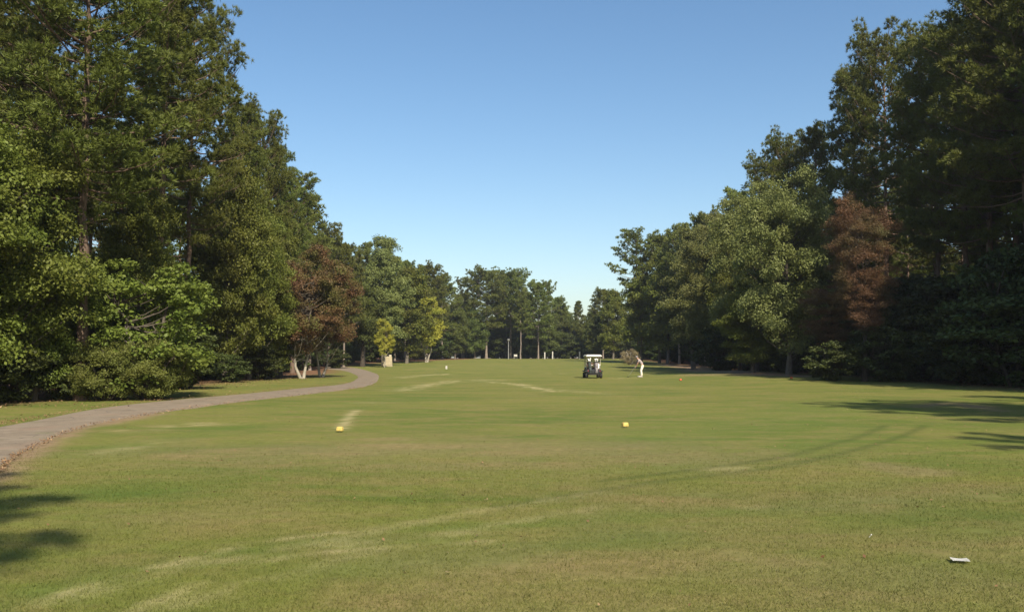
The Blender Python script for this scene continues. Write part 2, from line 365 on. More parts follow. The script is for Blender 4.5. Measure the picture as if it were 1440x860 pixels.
def make_pine(name, seed, H, c0, Rc, nb, npuff, ntuft, nneed, nlen, nw, mat, r0=.24, top='oval', sparse=0):
    rs = np.random.RandomState(seed); G = Geo()
    pts, rad = trunk_line(rs, H, .9, r0, .025, 14); G.tube(pts, rad, 9)
    az = rs.rand() * 6; P0 = []; DR = []; TN = []
    for i in range(nb):
        t = (i + rs.rand()) / nb; z = H * (c0 + (1 - c0) * t ** .92 * .985)
        az += 2.4 + rs.randn() * .35
        env = (np.sin(np.pi * (.20 + .64 * t)) ** .7) if top == 'oval' else (np.sqrt(max(1 - (1.75 * t - .70) ** 2, .0)) * .95 + .12) if top == 'round' else (1.12 - t) ** .6 * min(1, .6 + 3 * t)
        L = Rc * env * rs.uniform(.62, 1.18)
        if sparse and rs.rand() < sparse: L *= .45
        el = R(-8) + R(52) * t + rs.randn() * .12
        d = np.array([math.cos(az) * math.cos(el), math.sin(az) * math.cos(el), math.sin(el)])
        b0 = on_line(pts, z); u = np.linspace(0, 1, 5)[:, None]
        bl = b0 + d * L * u + np.array([0, 0, 1]) * (L * .16 * u ** 2.2) - np.array([0, 0, 1]) * L * .06 * np.sin(u * np.pi)
        G.tube(bl, np.linspace(.018 + .012 * L, .01, 5), 4)
        side = np.cross(d, [0, 0, 1]); side /= np.linalg.norm(side) + 1e-9
        shade = rs.rand()
        k = max(2, int(npuff * (.45 + L / Rc * .6)))
        for j in range(k):
            f = 1 - .68 * (j / k) ** 1.1 + rs.randn() * .03
            c = b0 + d * L * f + np.array([0, 0, L * .16 * f ** 2.2]) + side * rs.randn() * L * .20 * (.4 + (1 - f)) + np.array([0, 0, rs.uniform(-.05, .35)])
            if j % 2 == 0: G.tube(np.stack([b0 + d * L * max(f - .15, .1), c]), np.array([.014, .006]), 3)
            pr = rs.uniform(.32, .66) * (Rc / 4.2)
            o = norm(rs.randn(ntuft, 3)); o[:, 2] = np.abs(o[:, 2]) * .9 - .25
            P0.append(c + o * pr * rs.uniform(.5, 1, (ntuft, 1))); DR.append(norm(o + d * .8 + np.array([0, 0, .5])))
            TN.append(np.clip(shade * .45 + rs.rand(ntuft) * .55, 0, 1))
    for i in range(6):                                                  # dead stubs under the crown
        z = H * c0 * rs.uniform(.6, 1); a = rs.rand() * 6.28; b0 = on_line(pts, z); L = rs.uniform(.4, 1.6)
        G.tube(np.stack([b0, b0 + np.array([math.cos(a), math.sin(a), .1]) * L]), np.array([.03, .01]), 4)
    P0, DR, TN = np.concatenate(P0), np.concatenate(DR), np.concatenate(TN)
    P0 = np.repeat(P0, nneed, 0); DR = np.repeat(DR, nneed, 0); TN = np.repeat(TN, nneed)
    nd = norm(DR + rs.randn(len(DR), 3) * .62); L = nlen * rs.uniform(.7, 1.15, (len(nd), 1)); sd = norm(np.cross(nd, rs.randn(len(nd), 3))) * nw / 2
    b = P0 + nd * L * .1
    V = np.stack([b - sd, b + sd, P0 + nd * L], 1).reshape(-1, 3)
    n = len(nd)
    tint = np.clip(np.repeat(TN, 3) + np.tile([-.15, -.15, .15], n), 0, 1)
    return dict(kind=name, H=float(V[:, 2].max()) - .15, trunk=G.mesh(name + '_trunk', M['bark_farpine' if mat is M['pine_far'] else 'bark_pine']), crown=npmesh(name + '_crown', V, [np.arange(n * 3).reshape(-1, 3)], mat, {'tint': tint}))

def make_broad(name, seed, H, zb, Rc, ncl, nleaf, size, mat, barkm='bark_grey', r0=.18, flat=.55, clr=(.8, 1.5), stems=1, shape='oval', sway=1.2, lean=0, narrow=2, topmat=None):
    rs = np.random.RandomState(seed); G = Geo(); lines = []
    for s_ in range(stems):
        pts, rad = trunk_line(rs, H * .86, sway, r0, .03, 10)
        if stems > 1:
            a = s_ / stems * 6.28 + .5; spread = np.linspace(0, 1, 10)[:, None] ** .9 * np.array([[math.cos(a) * Rc * .42, math.sin(a) * Rc * .42, 0]])
            pts = pts + spread + np.array([math.cos(a) * r0 * 1.2, math.sin(a) * r0 * 1.2, 0])
        G.tube(pts, rad, 8); lines.append(pts)
    hz = (H - zb) / 2; zc = zb + hz
    C = []
    for i in range(ncl):
        for _ in range(60):
            v = rs.randn(3); v /= np.linalg.norm(v); rr = rs.uniform(.35, 1) ** .55
            p = v * rr
            t = (p[2] + 1) / 2
            wd = {'oval': 1.0, 'cone': 1.15 - .75 * t, 'dome': 1.0 if t < .6 else 1, 'column': 1.0, 'vase': .55 + .6 * t}[shape]
            c = np.array([p[0] * Rc * wd, p[1] * Rc * wd, zc + p[2] * hz])
            if all(np.linalg.norm((c - q) * np.array([1, 1, 1.4])) > clr[0] * .62 for q in C[-40:]): break
        C.append(c)
    C = np.array(C); C[:, 2] = np.clip(C[:, 2], zb + .2, H - .2)
    P = []; Nn = []; TN = []
    for c in C:
        ln = lines[rs.randint(len(lines))]
        zz = max(zb * .55, c[2] - rs.uniform(.35, .8) * np.hypot(c[0], c[1]) - .4); zz = min(zz, ln[-1, 2])
        b0 = on_line(ln, zz); u = np.linspace(0, 1, 5)[:, None]
        bow = np.array([0, 0, 1]) * np.sin(u * np.pi) * np.linalg.norm(c - b0) * -.10 + rs.randn(1, 3) * .12 * np.sin(u * np.pi)
        G.tube(b0 * (1 - u) + c * u + bow, np.linspace(.016 + .010 * np.linalg.norm(c - b0), .006, 5), 5)
        r = rs.uniform(*clr); n = int(nleaf * (r / clr[1]) ** 2 + 10)
        # each clump is a handful of leafy sprays
        ns = max(5, int(7 * r)); sv = norm(rs.randn(ns, 3)); sv[:, 2] = np.abs(sv[:, 2]) * 1.15 - .4
        sc_ = c + sv * r * rs.uniform(.35, 1.0, (ns, 1)) * np.array([1, 1, flat])
        k = rs.randint(ns, size=n)
        o = norm(rs.randn(n, 3)) * rs.rand(n, 1) ** .45
        pp = sc_[k] + o * r * .52 * np.array([1, 1, flat * .85])
        P.append(pp); nn = norm((pp - c) * .5 / r + np.array([0, 0, .50]) + rs.randn(n, 3) * .6); Nn.append(nn)
        sh = rs.rand(); TN.append(np.clip(sh * .5 + rs.rand(n) * .5 + .12 * rs.randn(ns)[k], 0, 1))
    P, Nn, TN = np.concatenate(P), np.concatenate(Nn), np.concatenate(TN)
    n = len(P); sz = size * rs.uniform(.6, 1.25, (n, 1)); t1 = norm(np.cross(Nn, rs.randn(n, 3))); t2 = np.cross(Nn, t1)
    V = np.stack([P - t1 * sz, P - t2 * sz / narrow, P + t1 * sz - Nn * sz * .25, P + t2 * sz / narrow], 1).reshape(-1, 3)
    return dict(kind=name, H=float(V[:, 2].max()) - .15, trunk=G.mesh(name + '_trunk', M[barkm]), crown=npmesh(name + '_crown', V, [np.arange(n * 4).reshape(-1, 4)], mat, {'tint': np.repeat(TN, 4)}))

PR = {}
PR['pineA'] = make_pine('pine', 1, 24, .40, 4.6, 92, 10, 9, 15, .34, .052, M['pine'])
PR['pineB'] = make_pine('pine', 2, 24, .50, 4.0, 76, 10, 9, 15, .34, .052, M['pine'], sparse=.2)
PR['pineC'] = make_pine('pine', 3, 24, .34, 4.3, 96, 10, 8, 14, .34, .055, M['pine'], top='cone')
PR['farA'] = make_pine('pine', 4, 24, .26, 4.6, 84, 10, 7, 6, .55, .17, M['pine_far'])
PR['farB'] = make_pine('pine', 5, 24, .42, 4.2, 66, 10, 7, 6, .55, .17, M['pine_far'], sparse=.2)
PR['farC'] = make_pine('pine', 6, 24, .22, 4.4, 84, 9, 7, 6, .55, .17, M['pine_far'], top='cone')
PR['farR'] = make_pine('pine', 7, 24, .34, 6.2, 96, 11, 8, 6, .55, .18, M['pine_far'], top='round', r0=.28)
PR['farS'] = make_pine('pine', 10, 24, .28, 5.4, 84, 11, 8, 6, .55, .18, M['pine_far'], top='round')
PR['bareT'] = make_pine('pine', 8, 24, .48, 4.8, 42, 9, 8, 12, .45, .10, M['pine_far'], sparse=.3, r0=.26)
PR['high'] = make_pine('pine', 9, 24, .78, 3.6, 34, 10, 9, 15, .34, .055, M['pine'])
PR['brA'] = make_broad('broadleaf', 11, 12, 1.2, 3.7, 90, 1500, .074, M['leaf'], r0=.14, clr=(.8, 1.6), narrow=1.6, flat=.8)
PR['brB'] = make_broad('broadleaf', 12, 12, .7, 3.3, 80, 1500, .074, M['leaf'], r0=.13, clr=(.7, 1.4), shape='cone', narrow=1.6, flat=.8)
PR['brC'] = make_broad('broadleaf', 13, 18, 2.0, 5.2, 120, 1350, .105, M['leaf_pale'], r0=.25, clr=(1.0, 1.9), narrow=1.6, flat=.9)
PR['brD'] = make_broad('broadleaf', 14, 18, 1.6, 4.8, 110, 1250, .110, M['leaf'], r0=.22, clr=(1.0, 1.9), shape='cone', narrow=1.6, flat=.8)
PR['brF'] = make_broad('broadleaf', 15, 18, 1.8, 5.2, 95, 560, .19, M['leaf_dark'], r0=.24, clr=(1.2, 2.2), narrow=1.6, flat=.85)
PR['brG'] = make_broad('broadleaf', 16, 18, 2.6, 4.8, 90, 560, .19, M['leaf'], r0=.22, clr=(1.1, 2.1), shape='cone', narrow=1.6, flat=.8)
PR['thick'] = make_broad('thicket', 31, 10, .1, 4.2, 90, 130, .34, M['leaf_shade'], 'bark_dark', r0=.10, clr=(1.2, 2.0), stems=3, narrow=1.4, flat=.8)
PR['sap'] = make_broad('understory', 17, 6, .2, 2.5, 48, 380, .13, M['leaf_shade'], 'bark_dark', r0=.06, clr=(.7, 1.2), stems=3, narrow=1.5, flat=.7)
PR['sapG'] = make_broad('understory', 27, 6, .3, 2.2, 46, 620, .090, M['leaf'], r0=.06, clr=(.6, 1.1), stems=2, narrow=1.6, flat=.8)
PR['bush'] = make_broad('bush', 18, 2.7, .05, 1.7, 90, 700, .044, M['leaf_bush'], 'bark_dark', r0=.03, clr=(.36, .66), stems=5, flat=.85, narrow=1.7)
PR['rust'] = make_broad('cypress', 19, 13, 3.2, 3.0, 120, 1400, .055, M['leaf_rust'], 'bark_dark', r0=.16, flat=.62, clr=(.6, 1.2), narrow=3, shape='vase')
PR['redm'] = make_broad('maple', 20, 11, 2.2, 3.5, 96, 900, .075, M['leaf_red'], 'bark_pale', r0=.075, clr=(.7, 1.3), stems=2, narrow=1.6, flat=.75)
PR['yel'] = make_broad('yellow', 21, 10, 2.2, 2.6, 72, 520, .12, M['leaf_yellow'], 'bark_pale', r0=.09, clr=(.6, 1.2), stems=2, flat=.8)
PR['oliv'] = make_broad('olive', 22, 9, 1.0, 2.9, 76, 620, .10, M['leaf_olive'], 'bark_grey', r0=.10, clr=(.6, 1.2), narrow=1.6, flat=.7)
PR['oak'] = make_broad('oak', 23, 14, 3.4, 4.2, 84, 700, .135, M['leaf_dark'], 'bark_dark', r0=.36, clr=(.9, 1.8), narrow=1.6, flat=.8)
PR['gum'] = make_broad('sweetgum', 24, 20, 2.6, 4.3, 120, 800, .13, M['leaf_pale'], 'bark_grey', r0=.24, clr=(.9, 1.7), shape='cone', narrow=1.6, flat=.8)
PR['straw'] = make_broad('dry_shrub', 25, 2.2, .1, 1.7, 44, 300, .10, M['straw'], 'bark_pale', r0=.03, clr=(.4, .7), stems=6, narrow=5, flat=.9)

NAMES = dict(pine='pine_tree', broadleaf='broadleaf_tree', understory='understory_tree', bush='leafy_bush', cypress='cypress_tree', maple='maple_tree', yellow='yellow_tree', olive='olive_green_tree', oak='oak_tree', sweetgum='sweetgum_tree', dry_shrub='dry_shrub', thicket='thicket_tree')
COUNT = 0
def tree(p, x, y, H, label, cat='tree', group=None, wide=1.0, rot=None):
    """one thing per tree: an Empty at the foot, parts trunk and crown that share mesh data with others of the kind"""
    global COUNT; COUNT += 1
    d = PR[p]; root = link(NAMES[d['kind']]); s = H / d['H']
    root.location = (x, y, float(h(x, y)) - .02); root.scale = (s * wide, s * wide, s)
    root.rotation_euler = (0, 0, rot if rot is not None else (COUNT * 2.399) % 6.283)
    link('trunk', d['trunk'], root); link('crown', d['crown'], root)
    tag(root, label, cat, group)
    return root
def tp(p, px, d, top, label, cat='tree', group=None, wide=1.0, rot=None):
    x = (px - 720) / F * d
    H = zat(top, d) - float(h(x, d))
    return tree(p, x, d, H, label, cat, group, wide, rot)

# --- left side
LG = 'trees along the left edge of the fairway'; RG = 'trees along the right edge of the fairway'; FG = 'trees closing the far end of the fairway'
tp('pineA', 118, 35, -190, 'tall pine with thick reddish trunk, nearest on the left, rising out of the frame', 'pine', LG, 1.12, .6)
tp('pineC', 28, 41, -120, 'tall pine behind the pale leafy tree at the left frame edge', 'pine', LG, 1.05)
tp('pineB', 222, 43, -70, 'dark tall pine with slim trunk, just right of the nearest left pine', 'pine', LG, 1.0, 2.0)
tp('pineA', 262, 52, -10, 'tall pine whose branches stand against the sky right of the nearest left pines', 'pine', LG, .82, 4.1)
tp('pineC', 338, 67, 132, 'pine with pointed top, first full height top in the left skyline', 'pine', LG, .95)
tp('pineA', 362, 79, 150, 'pine with rounded top, second full height top in the left skyline', 'pine', LG, .82)
tp('pineC', 388, 90, 196, 'slender pine, third full height top in the left skyline', 'pine', LG, .95)
tp('pineB', 412, 101, 236, 'pine with thin crown, fourth full height top in the left skyline', 'pine', LG, 1.0)
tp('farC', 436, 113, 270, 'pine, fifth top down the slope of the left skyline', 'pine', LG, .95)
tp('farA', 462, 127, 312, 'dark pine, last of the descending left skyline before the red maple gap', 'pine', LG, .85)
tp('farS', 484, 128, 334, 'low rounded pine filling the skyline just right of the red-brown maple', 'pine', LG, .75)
tp('brA', -12, 33, 150, 'bright leafy tree with layered sprays at the left frame edge beside the path', 'broadleaf tree', LG, 1.0, 1.0)
tp('brB', -85, 30, 100, 'leafy tree mostly outside the frame on the far left', 'broadleaf tree', LG, 1.0)
tp('brB', 52, 34.5, 270, 'leafy tree left of the thick pine trunk, over dark undergrowth', 'broadleaf tree', LG, .8, 3.0)
tp('brB', 190, 40.5, 240, 'leafy tree with horizontal sprays right of the thick pine trunk', 'broadleaf tree', LG, .75, 5.2)
tp('sapG', 205, 36.5, 368, 'small round-headed green tree directly above the big bush', 'broadleaf tree', LG, 1.2)
tp('bush', 148, 35, 474, 'broad low bush on the left at the edge of the cart path', 'bush', LG, 1.0)
tp('bush', 212, 35.5, 478, 'rounded dense bush on the left, right half of the pair by the cart path', 'bush', LG, .95)
tp('brD', 318, 61, 195, 'tall leafy tree in the middle of the left woods', 'broadleaf tree', LG, .72)
tp('brA', 352, 66, 285, 'yellowish green leafy tree with drooping sprays, left of the red maple', 'broadleaf tree', LG, .8)
tp('brD', 395, 78, 300, 'green leafy tree rising behind the olive tree on the left', 'broadleaf tree', LG, .75)
tp('oliv', 372, 68.5, 415, 'small yellow-green tree whose low branches reach out left of the white double trunk', 'broadleaf tree', LG, 1.2)
tp('redm', 426, 71, 342, 'red-brown maple on twin white trunks beside the cart path', 'maple', LG, 1.0, .4)
tp('redm', 452, 77, 352, 'red-brown maple with a single visible pale trunk just behind the twin-trunked one', 'maple', LG, .9, 3.5)
tp('sap', 290, 66, 445, 'low green thicket tree at the foot of the left woods', 'broadleaf tree', LG, 1.0)
tp('oak', 510, 132, 398, 'dark oak with a stout black trunk beside the far bend of the cart path', 'oak', LG, .95)
tp('gum', 540, 138, 330, 'tall grey-green sweetgum with a bronze pointed top by the far bend of the path', 'sweetgum', LG, .95)
tp('yel', 541, 129, 448, 'small yellow-topped tree above the tan sign by the far bend of the path', 'broadleaf tree', LG, .7)
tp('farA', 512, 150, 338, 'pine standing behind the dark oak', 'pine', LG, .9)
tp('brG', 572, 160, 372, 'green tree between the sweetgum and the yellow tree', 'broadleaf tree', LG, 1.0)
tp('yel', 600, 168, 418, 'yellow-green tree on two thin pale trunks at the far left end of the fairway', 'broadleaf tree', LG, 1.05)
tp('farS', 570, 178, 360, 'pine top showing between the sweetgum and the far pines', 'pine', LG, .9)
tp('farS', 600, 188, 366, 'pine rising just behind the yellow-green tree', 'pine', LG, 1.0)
tp('farS', 622, 200, 382, 'pine with thin top right of the yellow-green tree', 'pine', LG, .9)
for px_, d_, H_, lb in ((14, 33.6, 2.6, 'dark shrub under the bright leafy tree at the left frame edge'), (84, 35.0, 2.3, 'dark shrub at the foot of the thick pine trunk'),
                        (262, 47, 3.0, 'shaded shrub in the dark gap right of the big bushes'), (325, 59, 1.8, 'shaded shrub at the left of the cart path beside the olive tree'),
                        (365, 66, 2.6, 'low green shrub under the olive tree'), (474, 122, 2.6, 'round green shrub beside the bend of the cart path')):
    x_ = (px_ - 720) / F * d_; tree('sap', x_, d_, H_, lb, 'shrub', 'shrubs under the left tree line', 1.5)
# --- far end
tp('bareT', 652, 222, 388, 'pine with an open crown left of the broad twin-topped far pines', 'pine', FG, .8)
tp('farR', 684, 216, 372, 'broad pine, left top of the twin-topped clump at the far end', 'pine', FG, 1.1)
tp('farR', 718, 220, 374, 'broad pine, right top of the twin-topped clump at the far end', 'pine', FG, 1.05)
tp('farB', 732, 212, 405, 'pine with a tall bare pale trunk at the far end, left one of two', 'pine', FG, .9)
tp('farS', 757, 214, 392, 'pine with a tall bare pale trunk at the far end, right one of two', 'pine', FG, .9)
tp('bareT', 772, 226, 392, 'ragged thin-topped pine right of the two bare far trunks', 'pine', FG, .7)
tp('farS', 786, 236, 414, 'small distant pine left of the lowest gap in the far skyline', 'pine', FG, .9)
tp('farC', 814, 240, 422, 'small pointed distant pine right of the lowest gap in the far skyline', 'pine', FG, .9)
tp('brF', 800, 228, 448, 'low dark green tree in the lowest gap of the far skyline', 'broadleaf tree', FG, 1.2)
tp('brF', 768, 222, 440, 'dark green leafy tree below the ragged far pine', 'broadleaf tree', FG, 1.0)
tp('brF', 668, 214, 432, 'dark leafy tree under the left of the broad far pines', 'broadleaf tree', FG, .9)
tp('brF', 640, 206, 430, 'dark leafy tree left of the broad far pines', 'broadleaf tree', FG, .9)
tp('farS', 848, 214, 402, 'open grey-green pine left of the far right tree line', 'pine', FG, .9)
tp('brG', 862, 200, 405, 'leafy tree with a pale trunk behind the golf cart and golfer', 'broadleaf tree', FG, .8)
tp('brF', 838, 205, 442, 'dark leafy tree right of the gap, straight behind the golf cart', 'broadleaf tree', FG, .9)
# --- right side
tp('bareT', 897, 160, 318, 'tall pine with one bare branch reaching left over the far end, right of the gap', 'pine', RG, 1.0, 3.0)
tp('farS', 927, 160, 322, 'pine just right of the tall open pine in the right skyline', 'pine', RG, .85)
tp('brG', 902, 158, 385, 'green leafy tree on a pale trunk behind the golfer', 'broadleaf tree', RG, .85)
tp('brG', 938, 152, 350, 'leafy tree at the left end of the right tree line', 'broadleaf tree', RG, .8)
tp('farA', 955, 150, 312, 'pine half hidden at the left end of the right tree line', 'pine', RG, .8)
tp('gum', 975, 116, 318, 'pale green leafy tree, second clump along the right tree line', 'broadleaf tree', RG, 1.0)
tp('farS', 992, 142, 290, 'pine top rising over the second clump of the right tree line', 'pine', RG, .9)
tp('brC', 1010, 97, 300, 'pale green leafy tree, third clump along the right tree line', 'broadleaf tree', RG, .8)
tp('farA', 1042, 124, 262, 'pine top over the third clump of the right tree line', 'pine', RG, .85)
tp('brD', 1040, 92, 318, 'bright green leafy tree low in the middle of the right tree line', 'broadleaf tree', RG, .75)
tp('brC', 1062, 81, 262, 'large pale leafy tree in the middle of the right tree line', 'broadleaf tree', RG, .8)
tp('pineA', 1082, 103, 208, 'pine with rounded top left of the tallest right skyline step', 'pine', RG, .9)
tp('brC', 1108, 71, 236, 'large pale grey-green leafy tree left of the rust coloured cypress', 'broadleaf tree', RG, .78, 1.2)
tp('brD', 1058, 74, 380, 'bright fresh green low tree in front of the pale ones on the right', 'broadleaf tree', RG, 1.3)
tp('pineA', 1112, 92, 178, 'pine with rounded top, lower neighbour of the tallest right pines', 'pine', RG, .85)
tp('pineC', 1150, 88, 168, 'pine with pointed top beside the notch left of the tallest right pines', 'pine', RG, .85)
tp('rust', 1214, 59, 270, 'rust coloured cypress in the right tree line', 'cypress', RG, .88)
tp('rust', 1172, 64, 395, 'small rust coloured cypress under the left flank of the tall one', 'cypress', RG, 1.5)
tp('pineC', 1202, 82, 84, 'tall narrow pine rising just left above the rust coloured cypress', 'pine', RG, .85)
tp('pineA', 1250, 75, 24, 'tall pine with rounded top above the rust coloured cypress', 'pine', RG, .80)
tp('pineA', 1318, 66, 18, 'tall broad-crowned pine right of the rust coloured cypress', 'pine', RG, .85, 2.2)
tp('pineC', 1392, 59, -60, 'tall dark pine near the right frame edge', 'pine', RG, .95)
tp('pineA', 1455, 54, -160, 'tall dark pine cut by the right frame edge', 'pine', RG, 1.0)

for px_, d_, H_, lb in ((1172, 60, 2.6, 'added dark shrub for the shade at the left foot of the rust coloured cypress'), (1240, 59, 3.6, 'added dark shrub for the shade at the right foot of the rust coloured cypress'),  # pair added at the cypress foot, dark leaves stand for its shade
                        (1300, 61, 4.4, 'tall dark shrub under the broad pine right of the cypress'), (1370, 54, 5.0, 'dark shrub near the right frame edge'), (1425, 50, 5.0, 'dark shrub cut by the right frame edge'),
                        (1116, 73, 2.6, 'dark shrub under the large pale leafy tree'), (1010, 92, 4.5, 'dark shrub under the third pale clump of the right tree line')):
    tree('sap', (px_ - 720) / F * d_, d_, H_, lb, 'shrub', 'shrubs under the right tree line', 1.5)
# --- woods behind the edges: individually placed, sharing a label where nothing tells them apart
def woods():
    rs = np.random.RandomState(5); placed = []
    def ok(x, y, d):
        for (a, b) in placed:
            if (a - x) ** 2 + (b - y) ** 2 < d * d: return False
        placed.append((x, y)); return True
    # right woods
    y = 14.0
    while y < 210:
        far = y > 100
        for row, off in enumerate((5.0, 11.0)):
            x = 29 + 1.5 * float(ss(50, 70, y)) + off + rs.uniform(-1.6, 1.6); yy = y + rs.uniform(-2, 2)
            if (x - 33) > .0 and not (.50 < x / max(yy, 1) < .75 and yy < 48) or yy > 20:
                if ok(x, yy, 3.2):
                    p = ['farA', 'farB', 'farC'][rs.randint(3)] if far else ['pineA', 'pineB', 'pineC'][rs.randint(3)]
                    tree(p, x, yy, (rs.uniform(21, 24.5) if y < 62 else rs.uniform(16, 20)) if not far else rs.uniform(18, 21), 'tall pine inside the dark woods on the right of the fairway', 'pine', 'pines of the right woods', rs.uniform(.8, 1.0))
        y += 5.0 if y < 60 else 7.0 if y < 100 else 9
    for y in np.arange(30, 63, 4.6):
        tree(['pineA', 'pineC', 'pineB'][rs.randint(3)], 31.6 + rs.uniform(-.8, .8), y, rs.uniform(23, 26), 'tall pine inside the dark woods on the right of the fairway', 'pine', 'pines of the right woods', 1.0)
    y = 26.0
    while y < 215:
        for off in (.5, 4.5, 10.0, 17.0):
            x = 28.5 + off + rs.uniform(-1.5, 1.5); yy = y + rs.uniform(-2, 2)
            tree('sap', x, yy, rs.uniform(4.5, 8.5), 'dark understory tree in the shade of the right woods', 'understory tree', 'undergrowth of the right woods', rs.uniform(.9, 1.3))
        y += 7.0 if y < 110 else 10
    # left woods
    y = 30.0
    while y < 190:
        far = y > 100
        for row, off in enumerate((5.5, 11.5)):
            x = -(20 + 4 * float(ss(90, 130, y)) - 12 * float(ss(160, 205, y)) + off + rs.uniform(-1.5, 1.5)); yy = y + rs.uniform(-2, 2)
            if ok(x, yy, 3.2):
                p = ['farA', 'farB', 'farC'][rs.randint(3)] if far else ['pineA', 'pineB', 'pineC'][rs.randint(3)]
                tree(p, x, yy, rs.uniform(17, 20), 'tall pine inside the woods on the left of the fairway', 'pine', 'pines of the left woods', rs.uniform(.8, 1.0))
        y += 8.0 if y < 100 else 10
    y = 27.0
    while y < 205:
        for off in (4.0, 10.0):
            x = -(20 + 4 * float(ss(90, 130, y)) - 13 * float(ss(160, 205, y)) + off + rs.uniform(-1.2, 1.2)); yy = y + rs.uniform(-1.5, 1.5)
            tree('sap' if rs.rand() < .85 else 'sapG', x, yy, rs.uniform(4.0, 7.5), 'dark understory tree in the shade of the left woods', 'understory tree', 'undergrowth of the left woods', rs.uniform(.9, 1.3))
        y += 6.5 if y < 100 else 9
    # thick low trees that close the view deep in the woods
    for y in np.arange(24, 215, 8.5):
        x = 28 - 2.5 * float(ss(60, 160, y)) + 23 + rs.uniform(-1.5, 1.5)
        tree('thick', x, y + rs.uniform(-1, 1), rs.uniform(12, 15), 'dense dark thicket tree at the back of the right woods', 'thicket tree', 'thickets of the right woods', 1.0)
        if 30 < y < 130: tree('thick', x - 11 + rs.uniform(-1, 1), y + 4, rs.uniform(8, 11), 'dense dark thicket tree in the middle of the right woods', 'thicket tree', 'thickets of the right woods', 1.0)
    for y in np.arange(34, 195, 9.0):
        x = -(20 + 4 * float(ss(90, 130, y)) - 13 * float(ss(160, 205, y)) + 15 + rs.uniform(-1.5, 1.5))
        tree('thick', x, y, rs.uniform(9, 12), 'dense dark thicket tree at the back of the left woods', 'thicket tree', 'thickets of the left woods', 1.0)
    for x in np.arange(-44, 52, 6.5):
        tree('thick', x + 3, 266 + rs.uniform(-1, 1), rs.uniform(9, 12), 'dense dark thicket tree at the back of the far woods', 'thicket tree', 'thickets of the far woods', 1.2)
        tree('thick', x, 256 + rs.uniform(-1, 1), rs.uniform(9, 12), 'dense dark thicket tree at the back of the far woods', 'thicket tree', 'thickets of the far woods', 1.1)
    # far woods
    for row, d in enumerate((232, 246)):
        for x in np.arange(-46, 48, 8.5):
            xx = x + rs.uniform(-2.5, 2.5); yy = d + rs.uniform(-4, 4)
            gap = abs(xx - 15) < 7
            tree(['farS', 'farR', 'farA'][rs.randint(3)], xx, yy, rs.uniform(12, 13) if gap else rs.uniform(15, 18), 'distant tree in the woods beyond the end of the fairway', 'tree', 'trees of the far woods', 1.0)
    for row, d in enumerate((222, 240)):
        for x in np.arange(-36, 42, 6):
            tree('sap', x + rs.uniform(-2, 2), d + rs.uniform(-3, 3), rs.uniform(5, 7.5), 'distant low tree in the undergrowth at the end of the fairway', 'understory tree', 'undergrowth of the far woods', 1.3)
woods()
# trees behind and beside the photographer, whose shadows reach the grass in the photo
SG = 'trees standing outside the frame'
tree('high', .4, -10.2, 20, 'pine behind the photographer that shades the lower left corner of the grass', 'pine', SG, 1.0, 1.0)
tree('pineB', 20.0, 9.0, 21, 'pine right of the photographer that throws the long shadow on the right', 'pine', SG, .95, 2.0)
tree('pineA', 22.5, 11.5, 20, 'pine right of the photographer whose shadow overlaps the long one', 'pine', SG, 1.0, 4.4)
tree('pineB', 29, 14, 22, 'pine right of the photographer, second from the fairway', 'pine', SG, 1.0, 2.6)
tree('high', 18.6, -3.8, 20, 'pine right of the photographer that shades the right frame edge', 'pine', SG, 1.0, .5)
print('TREES', COUNT)


# ------------------------------------------------------------------ small things
M['cream'] = paint('cream_roof_plastic', (.84, .80, .68), .4)
M['navy'] = paint('dark_body_paint', (.030, .036, .042), .3)
M['rubber'] = paint('black_rubber', (.020, .020, .020), .85)
M['steel'] = paint('galvanised_steel', (.42, .42, .40), .4, .6)
M['vinyl'] = paint('tan_brown_vinyl', (.22, .12, .085), .6)
M['greycloth'] = paint('grey_bag_cloth', (.24, .22, .22), .8)
M['darkcloth'] = paint('dark_bag_cloth', (.05, .065, .06), .8)
M['white'] = paint('white_plastic', (.80, .79, .74), .5)
M['lamp_red'] = paint('red_lens', (.35, .02, .015), .3)
M['yellow'] = paint('yellow_marker_paint', (.62, .46, .12), .6, 0, .22, 40)
M['redpaint'] = paint('red_marker_paint', (.60, .09, .03), .5)
M['postwhite'] = paint('weathered_white_paint', (.50, .48, .42), .7)
M['tan'] = paint('tan_stone', (.46, .39, .25), .9, 0, .2, 3)
M['tanlight'] = paint('pale_stone', (.62, .56, .42), .9)
M['skin'] = paint('skin', (.50, .29, .20), .55)
M['shirt'] = paint('pale_pink_grey_shirt', (.42, .36, .36), .85)
M['trouser'] = paint('cream_trousers', (.80, .76, .62), .85)
M['shoe'] = paint('white_shoes', (.50, .48, .44), .6)
M['hair'] = paint('grey_brown_hair', (.16, .12, .09), .9)
gm = bpy.data.materials.new('clear_acrylic'); _n = NT(gm); _n.bs.inputs['Base Color'].default_value = (.86, .84, .76, 1); _n.bs.inputs['Transmission Weight'].default_value = .75; _n.bs.inputs['Roughness'].default_value = .15; _n.bs.inputs['IOR'].default_value = 1.1; M['acrylic'] = gm

